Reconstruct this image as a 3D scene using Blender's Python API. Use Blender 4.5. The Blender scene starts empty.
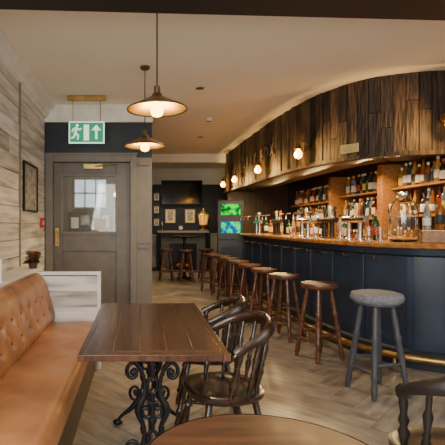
import bpy, math, random
from mathutils import Vector, Matrix
random.seed(7)
PI=math.pi
SC=bpy.context.scene
COL=SC.collection
# ------------------------------------------------------------------ materials
def mat(name, col, rough=.5, metal=0, col2=None, scale=8, stretch=(1,1,1), bump=0, island=0, uv=False,
        emis=None, estr=0, trans=0, coat=0, ramp=(.35,.65), spec=.5, ior=1.45, detail=6, enoise=False):
    m=bpy.data.materials.new(name); m.use_nodes=True
    nt=m.node_tree; N=nt.nodes; L=nt.links; b=N['Principled BSDF']
    b.inputs['Roughness'].default_value=rough; b.inputs['Metallic'].default_value=metal
    b.inputs['Specular IOR Level'].default_value=spec
    b.inputs['IOR'].default_value=ior
    b.inputs['Transmission Weight'].default_value=trans
    b.inputs['Coat Weight'].default_value=coat
    b.inputs['Coat Roughness'].default_value=.15
    if emis:
        b.inputs['Emission Color'].default_value=(*emis,1); b.inputs['Emission Strength'].default_value=estr
    if col2 is None: col2=tuple(c*.86 for c in col)
    tc=N.new('ShaderNodeTexCoord'); mp=N.new('ShaderNodeMapping'); mp.inputs['Scale'].default_value=stretch
    L.new(tc.outputs['UV' if uv else 'Object'],mp.inputs['Vector'])
    nz=N.new('ShaderNodeTexNoise'); nz.inputs['Scale'].default_value=scale; nz.inputs['Detail'].default_value=detail
    rp=N.new('ShaderNodeValToRGB')
    rp.color_ramp.elements[0].position=ramp[0]; rp.color_ramp.elements[1].position=ramp[1]
    rp.color_ramp.elements[0].color=(*col2,1); rp.color_ramp.elements[1].color=(*col,1)
    L.new(nz.outputs['Fac'],rp.inputs['Fac'])
    src=rp.outputs['Color']
    if island:
        ge=N.new('ShaderNodeNewGeometry'); mr=N.new('ShaderNodeMapRange')
        mr.inputs['To Min'].default_value=1-island; mr.inputs['To Max'].default_value=1+island
        L.new(ge.outputs['Random Per Island'],mr.inputs['Value'])
        vm=N.new('ShaderNodeVectorMath'); vm.operation='SCALE'
        L.new(src,vm.inputs[0]); L.new(mr.outputs['Result'],vm.inputs['Scale']); src=vm.outputs['Vector']
        va=N.new('ShaderNodeVectorMath'); va.operation='ADD'
        ml=N.new('ShaderNodeMath'); ml.operation='MULTIPLY'; ml.inputs[1].default_value=37
        L.new(ge.outputs['Random Per Island'],ml.inputs[0]); L.new(mp.outputs['Vector'],va.inputs[0]); L.new(ml.outputs[0],va.inputs[1])
        L.new(va.outputs['Vector'],nz.inputs['Vector'])
    else: L.new(mp.outputs['Vector'],nz.inputs['Vector'])
    L.new(src,b.inputs['Base Color'])
    if enoise: L.new(src,b.inputs['Emission Color'])
    if bump:
        bp=N.new('ShaderNodeBump'); bp.inputs['Strength'].default_value=bump; bp.inputs['Distance'].default_value=.02
        L.new(nz.outputs['Fac'],bp.inputs['Height']); L.new(bp.outputs['Normal'],b.inputs['Normal'])
    return m
MT={}
MT['floor']=mat('floor_wood',(.34,.285,.225),.28,col2=(.185,.15,.117),scale=2.4,stretch=(2,9,1),uv=True,island=.16,bump=.04)
MT['gap']=mat('floor_gap',(.08,.065,.05),.8)
MT['ceil']=mat('ceiling_plaster',(.90,.85,.74),.8,scale=1.2,col2=(.87,.81,.69))
MT['cream']=mat('cream_paint',(.80,.77,.71),.6)
MT['navy']=mat('navy_paint',(.016,.021,.032),.5,col2=(.011,.015,.024))
MT['barnavy']=mat('bar_navy_paint',(.021,.034,.064),.34,col2=(.015,.024,.046),scale=5)
MT['greige']=mat('greige_paint',(.185,.163,.138),.5)
MT['soffit']=mat('dark_soffit_paint',(.09,.07,.055),.5)
MT['panelg']=mat('pale_grey_panelling',(.32,.30,.27),.5)
MT['doorp']=mat('door_paint',(.140,.122,.104),.42,col2=(.115,.10,.087))
MT['planks']=mat('whitewashed_planks',(.66,.62,.56),.75,col2=(.31,.275,.235),scale=2.4,stretch=(1,.6,7),island=.28,bump=.15,ramp=(.28,.58),detail=7)
MT['cplank']=mat('canopy_dark_planks',(.080,.044,.024),.62,col2=(.010,.006,.004),scale=4,stretch=(12,12,1.2),island=.85,bump=.9,ramp=(.38,.66),detail=8)
MT['beam']=mat('beam_black_wood',(.016,.011,.009),.6,scale=4,stretch=(1,12,12))
MT['leather']=mat('tan_leather',(.42,.18,.070),.38,col2=(.21,.080,.031),scale=3.2,bump=.09,coat=.15,ramp=(.3,.60))
MT['leatherd']=mat('tan_leather_button',(.20,.08,.032),.4)
MT['tabletop']=mat('dark_tabletop_wood',(.095,.036,.017),.24,col2=(.026,.011,.007),scale=5,stretch=(9,.7,1),island=.25,bump=.05,coat=.3)
MT['roundtop']=mat('round_tabletop_wood',(.095,.034,.015),.42,col2=(.033,.013,.008),scale=5,stretch=(.7,9,1),bump=.05,coat=.03)
MT['chair']=mat('chair_dark_wood',(.045,.019,.010),.25,col2=(.016,.008,.005),scale=9,stretch=(1,1,4),coat=.45)
MT['chairb']=mat('chair_black_wood',(.016,.012,.010),.4,coat=.1)
MT['stool']=mat('stool_red_brown_wood',(.16,.054,.022),.33,col2=(.055,.019,.010),scale=9,stretch=(1,1,4),coat=.3)
MT['stoolg']=mat('stool_grey_paint',(.06,.06,.07),.45)
MT['greyf']=mat('grey_fabric',(.21,.215,.235),.9,col2=(.12,.125,.14),scale=60,bump=.3)
MT['iron']=mat('black_cast_iron',(.010,.010,.012),.36,metal=.3)
MT['brass']=mat('aged_brass',(.60,.41,.15),.34,metal=1,col2=(.40,.26,.08))
MT['copper']=mat('counter_wood',(.50,.21,.05),.2,col2=(.28,.105,.025),scale=5,coat=.4,stretch=(3,3,3))
MT['bronze']=mat('lamp_bronze',(.19,.125,.055),.38,metal=.75,col2=(.105,.068,.03))
MT['lampin']=mat('lamp_inner_brass',(.80,.52,.15),.4,metal=.3)
MT['bulb']=mat('warm_bulb',(.3,.14,.03),.3,emis=(1,.55,.07),estr=14)
MT['bulbs']=mat('warm_sconce_bulb',(.3,.14,.03),.3,emis=(1,.50,.05),estr=12)
MT['chrome']=mat('chrome',(.7,.7,.7),.18,metal=1)
MT['black']=mat('black_plastic',(.010,.010,.011),.35)
MT['glass']=mat('clear_glass',(1,1,1),.01,trans=1,col2=(.97,.99,.99))
MT['doorglass']=mat('door_glass',(.9,.93,.93),.03,trans=.97,col2=(.85,.89,.89))
MT['white']=mat('white_card',(.75,.73,.68),.6)
MT['paleblue']=mat('pale_blue_card',(.45,.62,.66),.6)
MT['red']=mat('red_plastic',(.5,.03,.02),.4)
MT['leaf']=mat('leaf_red_green',(.30,.05,.03),.5,col2=(.05,.11,.03),scale=22)
MT['pot']=mat('dark_pot',(.06,.04,.035),.6)
MT['signg']=mat('exit_green',(.02,.34,.16),.4,emis=(.03,.45,.22),estr=.4)
MT['signw']=mat('exit_white',(.85,.92,.86),.4,emis=(.8,1,.85),estr=.9)
MT['reflpane']=mat('reflected_daylight_pane',(.75,.8,.85),.4,emis=(.8,.87,1),estr=.8,col2=(.4,.45,.5),scale=5)  # glow imitating window light reflected in the door glass
MT['shelf']=mat('shelf_orange_wood',(.36,.16,.045),.4,col2=(.20,.085,.025),scale=5,stretch=(8,1,8))
MT['backbar']=mat('back_bar_wood',(.07,.037,.018),.4,col2=(.03,.016,.009),scale=4,stretch=(8,8,1))
MT['brick']=mat('grey_stone',(.13,.13,.13),.8,bump=.4)
MT['fire']=mat('ember_glow',(.4,.1,.02),.6,emis=(1,.28,.05),estr=.15)
MT['screen']=mat('tv_black_glass',(.004,.004,.006),.12)
MT['gscreen']=mat('green_game_screen',(.0,.80,.03),.6,col2=(.0,.10,.03),estr=.40,emis=(0,1,0),scale=9,ramp=(.42,.56),enoise=True,spec=.0)
MT['bscreen']=mat('cyan_game_screen',(.0,.70,.22),.6,col2=(.0,.10,.55),estr=.40,emis=(0,1,0),scale=9,ramp=(.44,.56),enoise=True,spec=.0)
MT['amberg']=mat('amber_lantern_glass',(.9,.5,.12),.3,emis=(1,.46,.07),estr=.8)
MT['gold']=mat('gold_frame',(.6,.40,.12),.35,metal=.8)
MT['art']=mat('pale_print',(.50,.46,.40),.6,col2=(.14,.13,.12),scale=14)
MT['letter']=mat('faded_grey_lettering',(.16,.135,.10),.8,col2=(.07,.055,.04),scale=16,ramp=(.35,.6))
MT['ink']=mat('dark_print_ink',(.25,.18,.09),.7)
MT['seal']=mat('downlight_glow',(.9,.8,.6),.4,emis=(1,.72,.38),estr=6)
BC={'amber':(.55,.20,.03),'dark green':(.035,.14,.045),'clear':(.82,.84,.78),'dark brown':(.08,.033,.015),'golden':(.78,.45,.08),'red':(.34,.04,.025),'blue':(.05,.13,.24)}
for k,c in BC.items(): MT['b_'+k]=mat('bottle_glass_'+k.replace(' ','_'),c,.06,trans=.55 if k!='clear' else .8)
LC={'cream':(.78,.70,.5),'black':(.03,.03,.03),'white':(.78,.77,.70),'red':(.42,.04,.03),'yellow':(.68,.48,.07)}
for k,c in LC.items(): MT['l_'+k]=mat('bottle_label_'+k,c,.6)
MT['plaque']=mat('yellowed_plaque',(.52,.43,.20),.6)
# ------------------------------------------------------------------ mesh builder
class MB:
    def __init__(s): s.v=[]; s.f=[]; s.uv={}
    def add(s,vs,fs):
        o=len(s.v); s.v+= [tuple(v) for v in vs]; s.f+=[tuple(i+o for i in f) for f in fs]; return s
    def box(s,cx,cy,cz,sx,sy,sz,rot=None):
        vs=[]
        for x in(-.5,.5):
            for y in(-.5,.5):
                for z in(-.5,.5):
                    p=Vector((x*sx,y*sy,z*sz))
                    if rot is not None: p=rot@p
                    vs.append((p.x+cx,p.y+cy,p.z+cz))
        return s.add(vs,[(0,1,3,2),(4,6,7,5),(0,4,5,1),(2,3,7,6),(0,2,6,4),(1,5,7,3)])
    def bb(s,x0,x1,y0,y1,z0,z1): return s.box((x0+x1)/2,(y0+y1)/2,(z0+z1)/2,x1-x0,y1-y0,z1-z0)
    def turned(s,p0,p1,prof,seg=12):
        p0=Vector(p0);p1=Vector(p1);d=p1-p0;q=Vector((0,0,1)).rotation_difference(d.normalized()).to_matrix()
        vs=[];n=len(prof)
        for t,r in prof:
            c=p0+d*t
            for k in range(seg):
                a=2*PI*k/seg; vs.append(c+q@Vector((r*math.cos(a),r*math.sin(a),0)))
        fs=[(i*seg+k,i*seg+(k+1)%seg,(i+1)*seg+(k+1)%seg,(i+1)*seg+k) for i in range(n-1) for k in range(seg)]
        fs.append(tuple(reversed(range(seg)))); fs.append(tuple((n-1)*seg+k for k in range(seg)))
        return s.add(vs,fs)
    def lathe(s,prof,c=(0,0,0),seg=24,cap=True):
        vs=[];n=len(prof)
        for r,z in prof:
            for k in range(seg):
                a=2*PI*k/seg; vs.append((c[0]+r*math.cos(a),c[1]+r*math.sin(a),c[2]+z))
        fs=[(i*seg+k,i*seg+(k+1)%seg,(i+1)*seg+(k+1)%seg,(i+1)*seg+k) for i in range(n-1) for k in range(seg)]
        if cap: fs.append(tuple(reversed(range(seg)))); fs.append(tuple((n-1)*seg+k for k in range(seg)))
        return s.add(vs,fs)
    def tube(s,pts,r,seg=8,closed=False,flat=None):
        pts=[Vector(p) for p in pts]; n=len(pts); vs=[]
        up=None
        for i,p in enumerate(pts):
            if closed: t=pts[(i+1)%n]-pts[i-1]
            else: t=pts[min(i+1,n-1)]-pts[max(i-1,0)]
            t.normalize()
            if up is None:
                up=Vector((0,0,1)) if abs(t.z)<.9 else Vector((0,1,0))
            u=(up-t*up.dot(t)).normalized(); w=t.cross(u); up=u
            rr=r[i] if isinstance(r,(list,tuple)) else r
            ru,rw=(rr,rr) if flat is None else (rr*flat[0],rr*flat[1])
            for k in range(seg):
                a=2*PI*k/seg; vs.append(p+u*ru*math.cos(a)+w*rw*math.sin(a))
        m=n if closed else n-1
        fs=[(i*seg+k,i*seg+(k+1)%seg,((i+1)%n)*seg+(k+1)%seg,((i+1)%n)*seg+k) for i in range(m) for k in range(seg)]
        if not closed: fs.append(tuple(reversed(range(seg)))); fs.append(tuple((n-1)*seg+k for k in range(seg)))
        return s.add(vs,fs)
    def sphere(s,c,r,seg=12,sq=(1,1,1)):
        rg=seg//2; prof=[(max(.001,math.sin(PI*i/rg)),-math.cos(PI*i/rg)) for i in range(rg+1)]
        vs=[]
        for pr,pz in prof:
            for k in range(seg):
                a=2*PI*k/seg; vs.append((c[0]+r*sq[0]*pr*math.cos(a),c[1]+r*sq[1]*pr*math.sin(a),c[2]+r*sq[2]*pz))
        n=len(prof)
        fs=[(i*seg+k,i*seg+(k+1)%seg,(i+1)*seg+(k+1)%seg,(i+1)*seg+k) for i in range(n-1) for k in range(seg)]
        return s.add(vs,fs)
    def sweep(s,path,sec):
        vs=[];m=len(sec);n=len(path)
        for p,nn in path:
            for o,z in sec: vs.append((p[0]+nn[0]*o,p[1]+nn[1]*o,z))
        fs=[(i*m+k,i*m+(k+1)%m,(i+1)*m+(k+1)%m,(i+1)*m+k) for i in range(n-1) for k in range(m)]
        fs.append(tuple(reversed(range(m)))); fs.append(tuple((n-1)*m+k for k in range(m)))
        return s.add(vs,fs)
    def build(s,name,m,parent=None,bevel=0,sharp=40,fix=True):
        me=bpy.data.meshes.new(name); me.from_pydata(s.v,[],s.f)
        me.validate(); me.update()
        if fix:
            import bmesh
            bm=bmesh.new(); bm.from_mesh(me); bmesh.ops.recalc_face_normals(bm,faces=bm.faces); bm.to_mesh(me); bm.free()
        me.shade_smooth(); me.set_sharp_from_angle(angle=math.radians(sharp))
        me.materials.append(MT[m])
        o=bpy.data.objects.new(name,me); COL.objects.link(o)
        if parent: o.parent=parent
        if bevel:
            b=o.modifiers.new('bevel','BEVEL'); b.width=bevel; b.segments=2; b.limit_method='ANGLE'
        return o
def thing(name,label,cat,loc=(0,0,0),rz=0,group=None):
    o=bpy.data.objects.new(name,None); COL.objects.link(o); o.empty_display_size=.1
    o.location=loc; o.rotation_euler=(0,0,rz); o['label']=label; o['category']=cat
    if group: o['group']=group
    return o
def tag(o,label,cat,group=None):
    o['label']=label; o['category']=cat
    if group: o['group']=group
    return o
def struct(o): o['kind']='structure'; return o
def dup(root,loc,rz,label):
    r=root.copy(); COL.objects.link(r); r.location=loc; r.rotation_euler=(0,0,rz); r['label']=label
    for ch in list(root.children):
        c=ch.copy(); COL.objects.link(c); c.parent=r
        for g in list(ch.children):
            d=g.copy(); COL.objects.link(d); d.parent=c
    return r
def text_mesh(name,body,size,m,matrix,parent=None,extrude=.004):
    cu=bpy.data.curves.new(name,'FONT'); cu.body=body; cu.size=size; cu.extrude=extrude; cu.offset=.004; cu.align_x='CENTER'; cu.align_y='CENTER'
    t=bpy.data.objects.new('tmp',cu); COL.objects.link(t)
    dg=bpy.context.evaluated_depsgraph_get(); me=bpy.data.meshes.new_from_object(t.evaluated_get(dg))
    bpy.data.objects.remove(t); me.materials.clear(); me.materials.append(MT[m])
    o=bpy.data.objects.new(name,me); COL.objects.link(o); me.transform(matrix)
    if parent: o.parent=parent
    return o
def catmull(pts,n=10):
    P=[Vector(p) for p in pts]; P=[P[0]*2-P[1]]+P+[P[-1]*2-P[-2]]; out=[]
    for i in range(1,len(P)-2):
        a,b,c,d=P[i-1:i+3]
        for k in range(n):
            t=k/n; out.append(.5*((2*b)+(c-a)*t+(2*a-5*b+4*c-d)*t*t+(3*b-a-3*c+d)*t**3))
    out.append(P[-2]); return out
def resample(pts,step):
    L=[0]
    for a,b in zip(pts,pts[1:]): L.append(L[-1]+(b-a).length)
    n=max(2,round(L[-1]/step)); out=[];j=0
    for i in range(n+1):
        s=L[-1]*i/n
        while j<len(L)-2 and L[j+1]<s: j+=1
        t=(s-L[j])/max(1e-9,L[j+1]-L[j]); out.append(pts[j].lerp(pts[j+1],t))
    return out
def withn(pts,last=True):
    out=[]
    for i,p in enumerate(pts):
        t=(pts[min(i+1,len(pts)-1)]-pts[max(i-1,0)]).normalized(); out.append((p,Vector((t.y,-t.x))))
    if last: out[-1]=(out[-1][0],Vector((0,-1)))
    return out
def area(name,loc,rot,sx,sy,e,col):
    l=bpy.data.lights.new(name,'AREA'); l.shape='RECTANGLE'; l.size=sx; l.size_y=sy; l.energy=e; l.color=col
    o=bpy.data.objects.new(name,l); COL.objects.link(o); o.location=loc; o.rotation_euler=rot; return o
RZ=lambda a: Matrix.Rotation(a,3,'Z')
# ------------------------------------------------------------------ constants
XL=-1.27; XR=3.4; CZ=2.9; YD=5.88; YB=12.5
# ------------------------------------------------------------------ floor (herringbone, one mesh)
def herring():
    W=.19;n=6;L=W*n;vs=[];fs=[];uvs=[];g=.0008
    R=Matrix.Rotation(PI/4,2)
    for j in range(-90,110):
        for i in range(-12,12):
            bx=j*W+2*L*i; by=j*W
            for (x0,x1,y0,y1,h) in ((bx,bx+L,by,by+W,1),(bx+L,bx+L+W,by-L+W,by+W,0)):
                c=R@Vector(((x0+x1)/2,(y0+y1)/2))
                if not(-1.8<c.x<4.1 and -1.6<c.y<13.2): continue
                q=[R@Vector(p) for p in((x0+g,y0+g),(x1-g,y0+g),(x1-g,y1-g),(x0+g,y1-g))]
                o=len(vs)
                for p in q: vs.append((p.x,p.y,0))
                fs.append((o,o+1,o+2,o+3))
                u=[(0,0),(1,0),(1,.16),(0,.16)] if h else [(0,0),(0,.16),(1,.16),(1,0)]
                uvs+=u
    me=bpy.data.meshes.new('floor'); me.from_pydata(vs,[],fs)
    ul=me.uv_layers.new(name='UVMap')
    for k,l in enumerate(ul.data): l.uv=uvs[k]
    me.materials.append(MT['floor']); o=bpy.data.objects.new('floor',me); COL.objects.link(o)
    b=MB().bb(-1.5,3.6,-1.2,12.7,-.08,-.002).build('floor_grout','gap',o)
    return struct(o)
herring()
struct(MB().bb(-1.5,3.6,-1.2,12.7,CZ,CZ+.1).build('ceiling','ceil'))
w=struct(MB().bb(XL-.12,XL-.02,-1.2,YD+.05,0,CZ).build('wall_left','cream'))
pl=MB(); z=.0
while z<2.74:
    h=.165
    pl.bb(XL-.02,XL,4.45,YD-.03,z+.002,z+h-.005)
    y=-.8
    while y<4.45:
        y2=min(4.45,y+random.uniform(1.0,2.2)); pl.bb(XL+.02,XL+.05+random.uniform(-.004,.004),y+.002,y2-.002,z+.002,min(2.74,z+h-.005)); y=y2
    z+=h
o=pl.build('plank_cladding','planks',w)
struct(MB().bb(XL-.01,XL+.028,-.8,4.43,0,2.74).bb(XL-.0,XL+.062,4.43,4.47,0,2.74).build('trim_1','greige'))
cor=[(0,0),(.0,-.18),(.055,-.18),(.065,-.145),(.085,-.135),(.10,-.08),(.15,-.045),(.16,-.03),(.16,0)]
m=MB(); vs=[]
for y in(-1.0,YD-.02):
    for a,b in cor: vs.append((XL-.02+a,y,CZ+b-.001))
k=len(cor); m.add(vs,[(i,(i+1)%k,k+(i+1)%k,k+i) for i in range(k)]+[tuple(range(k)),tuple(range(2*k-1,k-1,-1))])
struct(m.build('trim_2','cream',sharp=20))
dx0,dx1,dz=-1.17,-.12,2.14; WX=.16
m=MB().bb(XL-.1,dx0-.0,YD,YD+.15,0,2.67).bb(dx1,WX,YD,YD+.15,2.2,2.67).bb(dx0,dx1,YD,YD+.15,dz+.02,2.67)
wd=struct(m.build('wall_back_left','navy'))
struct(MB().bb(XL-.1,WX+.01,YD-.03,YD+.15,2.67,2.9).build('trim_3','cream'))
m=MB().bb(dx1,WX,YD,YD+.15,0,2.2); m.bb(-.02,.13,YD-.015,YD+.005,1.0,1.03).bb(-.02,.13,YD-.015,YD+.005,2.1,2.13)
m.bb(-.03,.14,YD-.012,YD+.0,1.06,1.09)
struct(m.build('wall_pier','greige'))
struct(MB().bb(WX-.1,WX,YD+.15,YB,0,CZ).build('wall_back_side','navy'))
# door
d=bpy.data.objects.new('door_1',None); COL.objects.link(d); struct(d)
def frame_mb(x0,x1,z0,z1,y0,y1,t,b=None):
    b=t if b is None else b
    return MB().bb(x0,x0+t,y0,y1,z0,z1).bb(x1-t,x1,y0,y1,z0,z1).bb(x0+t,x1-t,y0,y1,z1-t,z1).bb(x0+t,x1-t,y0,y1,z0,z0+b)
fm=MB().bb(dx0-.09,dx0+.01,YD-.035,YD+.1,0,dz+.1).bb(dx1-.01,dx1+.075,YD-.035,YD+.1,0,dz+.1).bb(dx0+.01,dx1-.01,YD-.035,YD+.1,dz,dz+.1)
fm.bb(dx0-.11,dx1+.09,YD-.05,YD-.0,dz+.09,dz+.12)
fm.build('door_frame','greige',d,bevel=.006)
lf=MB(); gx0,gx1,gz0,gz1=-1.04,-.32,1.20,1.96
lf.bb(dx0+.012,gx0,YD+.02,YD+.065,.01,dz-.005).bb(gx1,dx1-.012,YD+.02,YD+.065,.01,dz-.005)
lf.bb(gx0,gx1,YD+.02,YD+.065,gz1,dz-.005).bb(gx0,gx1,YD+.02,YD+.065,.95,gz0).bb(gx0,gx1,YD+.02,YD+.065,.01,.25).bb(gx0,gx1,YD+.035,YD+.055,.25,.95)
leaf=lf.build('door_leaf','doorp',d,bevel=.004)
frame_mb(gx0-.02,gx1+.02,gz0-.02,gz1+.02,YD+.005,YD+.025,.03).build('glazing_bead','greige',d,bevel=.003)
MB().bb(gx0,gx1,YD+.04,YD+.046,gz0,gz1).build('door_glass','doorglass',d)
m=MB().bb(-1.135,-1.085,YD+.01,YD+.022,1.02,1.26); m.tube([(-1.11,YD+.0,1.06),(-1.11,YD-.04,1.07),(-1.11,YD-.04,1.21),(-1.11,YD+.0,1.22)],.009)
m.build('door_handle','brass',d)
m=MB().bb(-.75,-.5,YD-.03,YD+.02,2.05,2.11); m.tube([(-.6,YD-.03,2.08),(-.45,YD-.10,2.09),(-.3,YD-.04,2.12)],.008)
m.build('door_closer','brass',d)
# porch behind the door glass
struct(MB().bb(-1.6,.06,8.2,8.3,0,CZ).build('wall_porch','greige'))
struct(MB().bb(-1.62,-1.52,YD+.15,8.2,0,CZ).build('wall_porch_left','cream'))
refl=MB().bb(-1.22,-.62,8.17,8.2,1.62,2.15).build('reflection_pane_1','reflpane'); struct(refl)  # made-up glowing pane, stands in for daylight reflections in the door glass
frame_mb(-1.25,-.59,1.59,2.18,8.14,8.2,.04).bb(-1.03,-1.01,8.14,8.165,1.63,2.14).bb(-.83,-.81,8.14,8.165,1.63,2.14).bb(-1.21,-.63,8.14,8.165,1.88,1.90).build('reflection_pane_frame','doorp',refl)  # bars around the made-up reflection pane
nb=thing('notice_board','dark notice board with pale notices seen through the door glass','notice board',(-.90,8.199,1.16))
MB().bb(-.44,.38,-.02,.0,0,.38).build('board','backbar',nb)
for i,(x,z,w_,h_,mm) in enumerate([(-.31,.08,.14,.2,'white'),(-.12,.14,.16,.18,'art'),(.08,.06,.12,.16,'l_cream'),(.26,.1,.14,.22,'white')]):
    MB().bb(x-w_/2,x+w_/2,-.026,-.021,z,z+h_).build('notice',mm,nb)
pll=thing('wall_lamp','small added lamp behind the door glass, standing in for a warm reflection','wall lamp',(-.44,8.19,1.86))  # lamp added behind the glass to imitate a warm reflection
MB().bb(-.04,.04,-.03,0,-.08,.08).build('back_plate','bronze',pll); MB().sphere((0,-.07,.0),.045,12).build('bulb','bulbs',pll)
nt_=MB().bb(-.62,-.46,YD+.028,YD+.034,1.24,1.38).build('paper_notice','white'); tag(nt_,'small pale paper notice stuck on the lower part of the door glass','notice')
# far room
bw=struct(MB().bb(WX-.1,XR+.1,YB,YB+.12,0,CZ).build('wall_back','navy'))
struct(MB().bb(WX,XR,YB-.02,YB,2.45,2.9).build('trim_4','ceil'))
m=MB().bb(WX,.46,YB-.03,YB,.1,.98).bb(WX,.46,YB-.05,YB,.98,1.03)
m.bb(.2,.42,YB-.045,YB-.03,.2,.88)
struct(m.build('trim_5','panelg'))
struct(MB().bb(2.0,2.6,YB-.03,YB,.1,1.03).bb(2.0,2.6,YB-.05,YB,1.03,1.07).build('trim_7','panelg'))
struct(MB().bb(WX,2.0,9.95,10.15,2.72,2.9).build('trim_6','ceil'))
struct(MB().bb(XR,XR+.1,2.6,YB,0,CZ).build('wall_right','backbar'))
struct(MB().bb(2.02,XR,10.12,10.22,0,CZ).build('wall_bar_end','backbar'))
bm_=MB(); bm_.box(1.1,2.52,2.76,5.4,.55,.28,rot=RZ(math.radians(3)))
struct(bm_.build('beam_1','beam'))
# ------------------------------------------------------------------ canopy
cp=catmull([(1.94,10.1),(1.97,8.5),(2.02,6.83),(2.10,5.8),(2.25,5.21),(2.50,4.79),(2.8,4.62),(3.15,4.54),(3.385,4.52)],14)
cpr=resample(cp,.12); CN=withn(cpr)
can=thing('bar_canopy','dark reclaimed wood plank canopy with faded lettering curving above the bar','canopy',(0,0,0))
b=MB()
for i in range(len(cpr)-1):
    a,c=cpr[i],cpr[i+1]; t=(c-a); L=t.length; mid=(a+c)/2; ang=math.atan2(t.y,t.x); nn=Vector((t.y,-t.x)).normalized()
    off=random.uniform(-.012,.006)
    sp=random.uniform(2.25,2.75) if random.random()<.6 else None
    for z0,z1 in ([(2.05,sp-.003),(sp+.003,2.9)] if sp else [(2.05,2.9)]):
        b.box(mid.x+nn.x*(off-.015),mid.y+nn.y*(off-.015),(z0+z1)/2,L-.008,.03,z1-z0,rot=RZ(ang))
b.build('plank_facing','cplank',can)
MB().sweep(CN,[(-.035,2.06),(-.035,2.895),(-.06,2.895),(-.06,2.06)]).build('backing','beam',can)
MB().sweep(CN,[(.02,2.03),(.02,2.075),(-.08,2.075),(-.08,2.03)]).build('lower_trim','cplank',can)
MB().sweep(CN,[(-.08,2.07),(-.08,2.10),(-.75,2.10),(-.75,2.07)]).build('soffit','soffit',can)
def on_path(path,ray=None,s=None):
    return min(path,key=lambda q:abs(q[0].x/q[0].y-ray))
CF=withn(resample(cp,.02))
for ch,yy_ in zip('GREY FOX',[8.30,8.05,7.82,7.58,7.4,7.20,6.96,6.71]):
    if ch==' ': continue
    q=min(CF,key=lambda q:abs(q[0].y-yy_)); nn=q[1]; pp=q[0]+nn*.020
    Mx=Matrix(((-nn.y,0,nn.x,pp.x),(nn.x,0,nn.y,pp.y),(0,1,0,2.44),(0,0,0,1)))
    text_mesh('letter',ch,.25,'letter',Mx,can,extrude=.005)
p,n=on_path(CF,ray=.477)
sg=thing('small_sign','small yellowish sign fixed low on the dark plank canopy','sign',(p.x+n.x*.012,p.y+n.y*.012,2.11),math.atan2(n.y,n.x)+PI/2)
MB().bb(-.11,.11,-.012,.0,0,.10).build('sign_board','plaque',sg,bevel=.003)
for k,wd_ in enumerate((.13,.16,.09)): MB().bb(-wd_/2,wd_/2,-.0135,-.0115,.024+k*.024,.029+k*.024).build('printed_line','ink',sg)
# ------------------------------------------------------------------ sconces
def sconce(loc,rz,label):
    t=thing('wall_lantern',label,'wall lamp',loc,rz,'bulb lamps along the bar canopy')
    MB().lathe([(.001,-.005),(.045,-.005),(.045,.02),(.001,.02)],(0,0,0),16).build('back_plate','bronze',t)
    bp=t.children[0]; bp.rotation_euler=(PI/2,0,0); bp.location=(0,-.02,0)
    MB().tube([(0,-.02,0),(0,-.06,.06),(0,-.12,.09),(0,-.16,.06),(0,-.16,.02)],.008).build('arm','bronze',t)
    MB().lathe([(.018,.035),(.022,.03),(.03,.0),(.058,-.03),(.054,-.03),(.024,.0)],(0,-.16,0),18,cap=False).build('lamp_cap','bronze',t)
    MB().lathe([(.012,0),(.018,-.03),(.043,-.07),(.050,-.10),(.036,-.138),(.002,-.152)],(0,-.16,0),14).build('bulb','bulbs',t)
    R=RZ(rz)@Vector((0,-.225,-.10)); P=Vector(loc)+R
    area('bulb_glow',P,(PI/2,0,rz),.05,.05,22,(1,.56,.16))
    return t
for ray,zz,lab in ((.385,2.28,'warm bulb lamp on the canopy, largest one, right of the faded lettering'),
                (.291,2.26,'warm bulb lamp on the canopy below the faded lettering'),
                (.234,2.26,'warm bulb lamp on the canopy, left of the faded lettering'),
                (.206,2.26,'farthest warm bulb lamp at the far end of the canopy'),
                (.69,2.40,'bulb lamp on the canopy cut by the right edge of the photo')):
    p,n=on_path(CF,ray=ray); sconce((p.x,p.y,zz),math.atan2(n.y,n.x)+PI/2,lab)
# ------------------------------------------------------------------ bar counter
bpth=catmull([(1.95,8.6),(1.97,7.5),(1.99,6.5),(2.01,5.5),(2.05,4.9),(2.14,4.4),(2.34,4.0),(2.64,3.78),(3.0,3.67),(3.385,3.63)],14)
BN=withn(resample(bpth,.06)); BF=withn(resample(bpth,.02))
bar=thing('bar_counter','long curved navy panelled bar with glossy brown wooden top','bar counter',(0,0,0))
MB().sweep(BN,[(-.02,1.085),(.0,1.095),(.008,1.118),(.0,1.135),(-.02,1.14),(-.56,1.14),(-.56,1.085)]).build('counter_top','copper',bar)
MB().sweep(BN,[(-.10,0.0),(-.10,1.085),(-.14,1.085),(-.14,0.0)]).build('front_panel','barnavy',bar)
MB().sweep(BN,[(-.06,1.03),(-.05,1.085),(-.10,1.085),(-.10,1.01)]).build('top_moulding','barnavy',bar)
MB().sweep(BN,[(-.075,0.0),(-.075,.15),(-.10,.17),(-.10,0.0)]).build('skirting','navy',bar)
MB().sweep(BN,[(-.50,0.0),(-.50,1.085),(-.54,1.085),(-.54,0.0)]).build('rear_panel','navy',bar)
br=resample(bpth,.52)
for i in range(len(br)-1):
    q=min(BF,key=lambda q:(q[0]-br[i]).length)
    pos=q[0]+q[1]*-.095
    MB().box(pos.x,pos.y,.60,.05,.020,.82,rot=RZ(math.atan2(q[1].y,q[1].x)+PI/2)).build('panel_batten','barnavy',bar,bevel=.004)
for q in BF[10::21]:
    pos=q[0]+q[1]*-.10; pp=q[0]+q[1]*-.055
    MB().tube([(pos.x,pos.y,.985),(pp.x,pp.y,.985),(pp.x,pp.y,1.005)],.008,6).build('bag_hook','brass',bar)
rl=thing('foot_rail','brass foot rail running along the base of the navy bar','foot rail',(0,0,0))
pts=[(q[0].x+q[1].x*.13,q[0].y+q[1].y*.13,.15) for q in BN]
MB().tube(pts,.030,12).build('rail','brass',rl)
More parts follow.
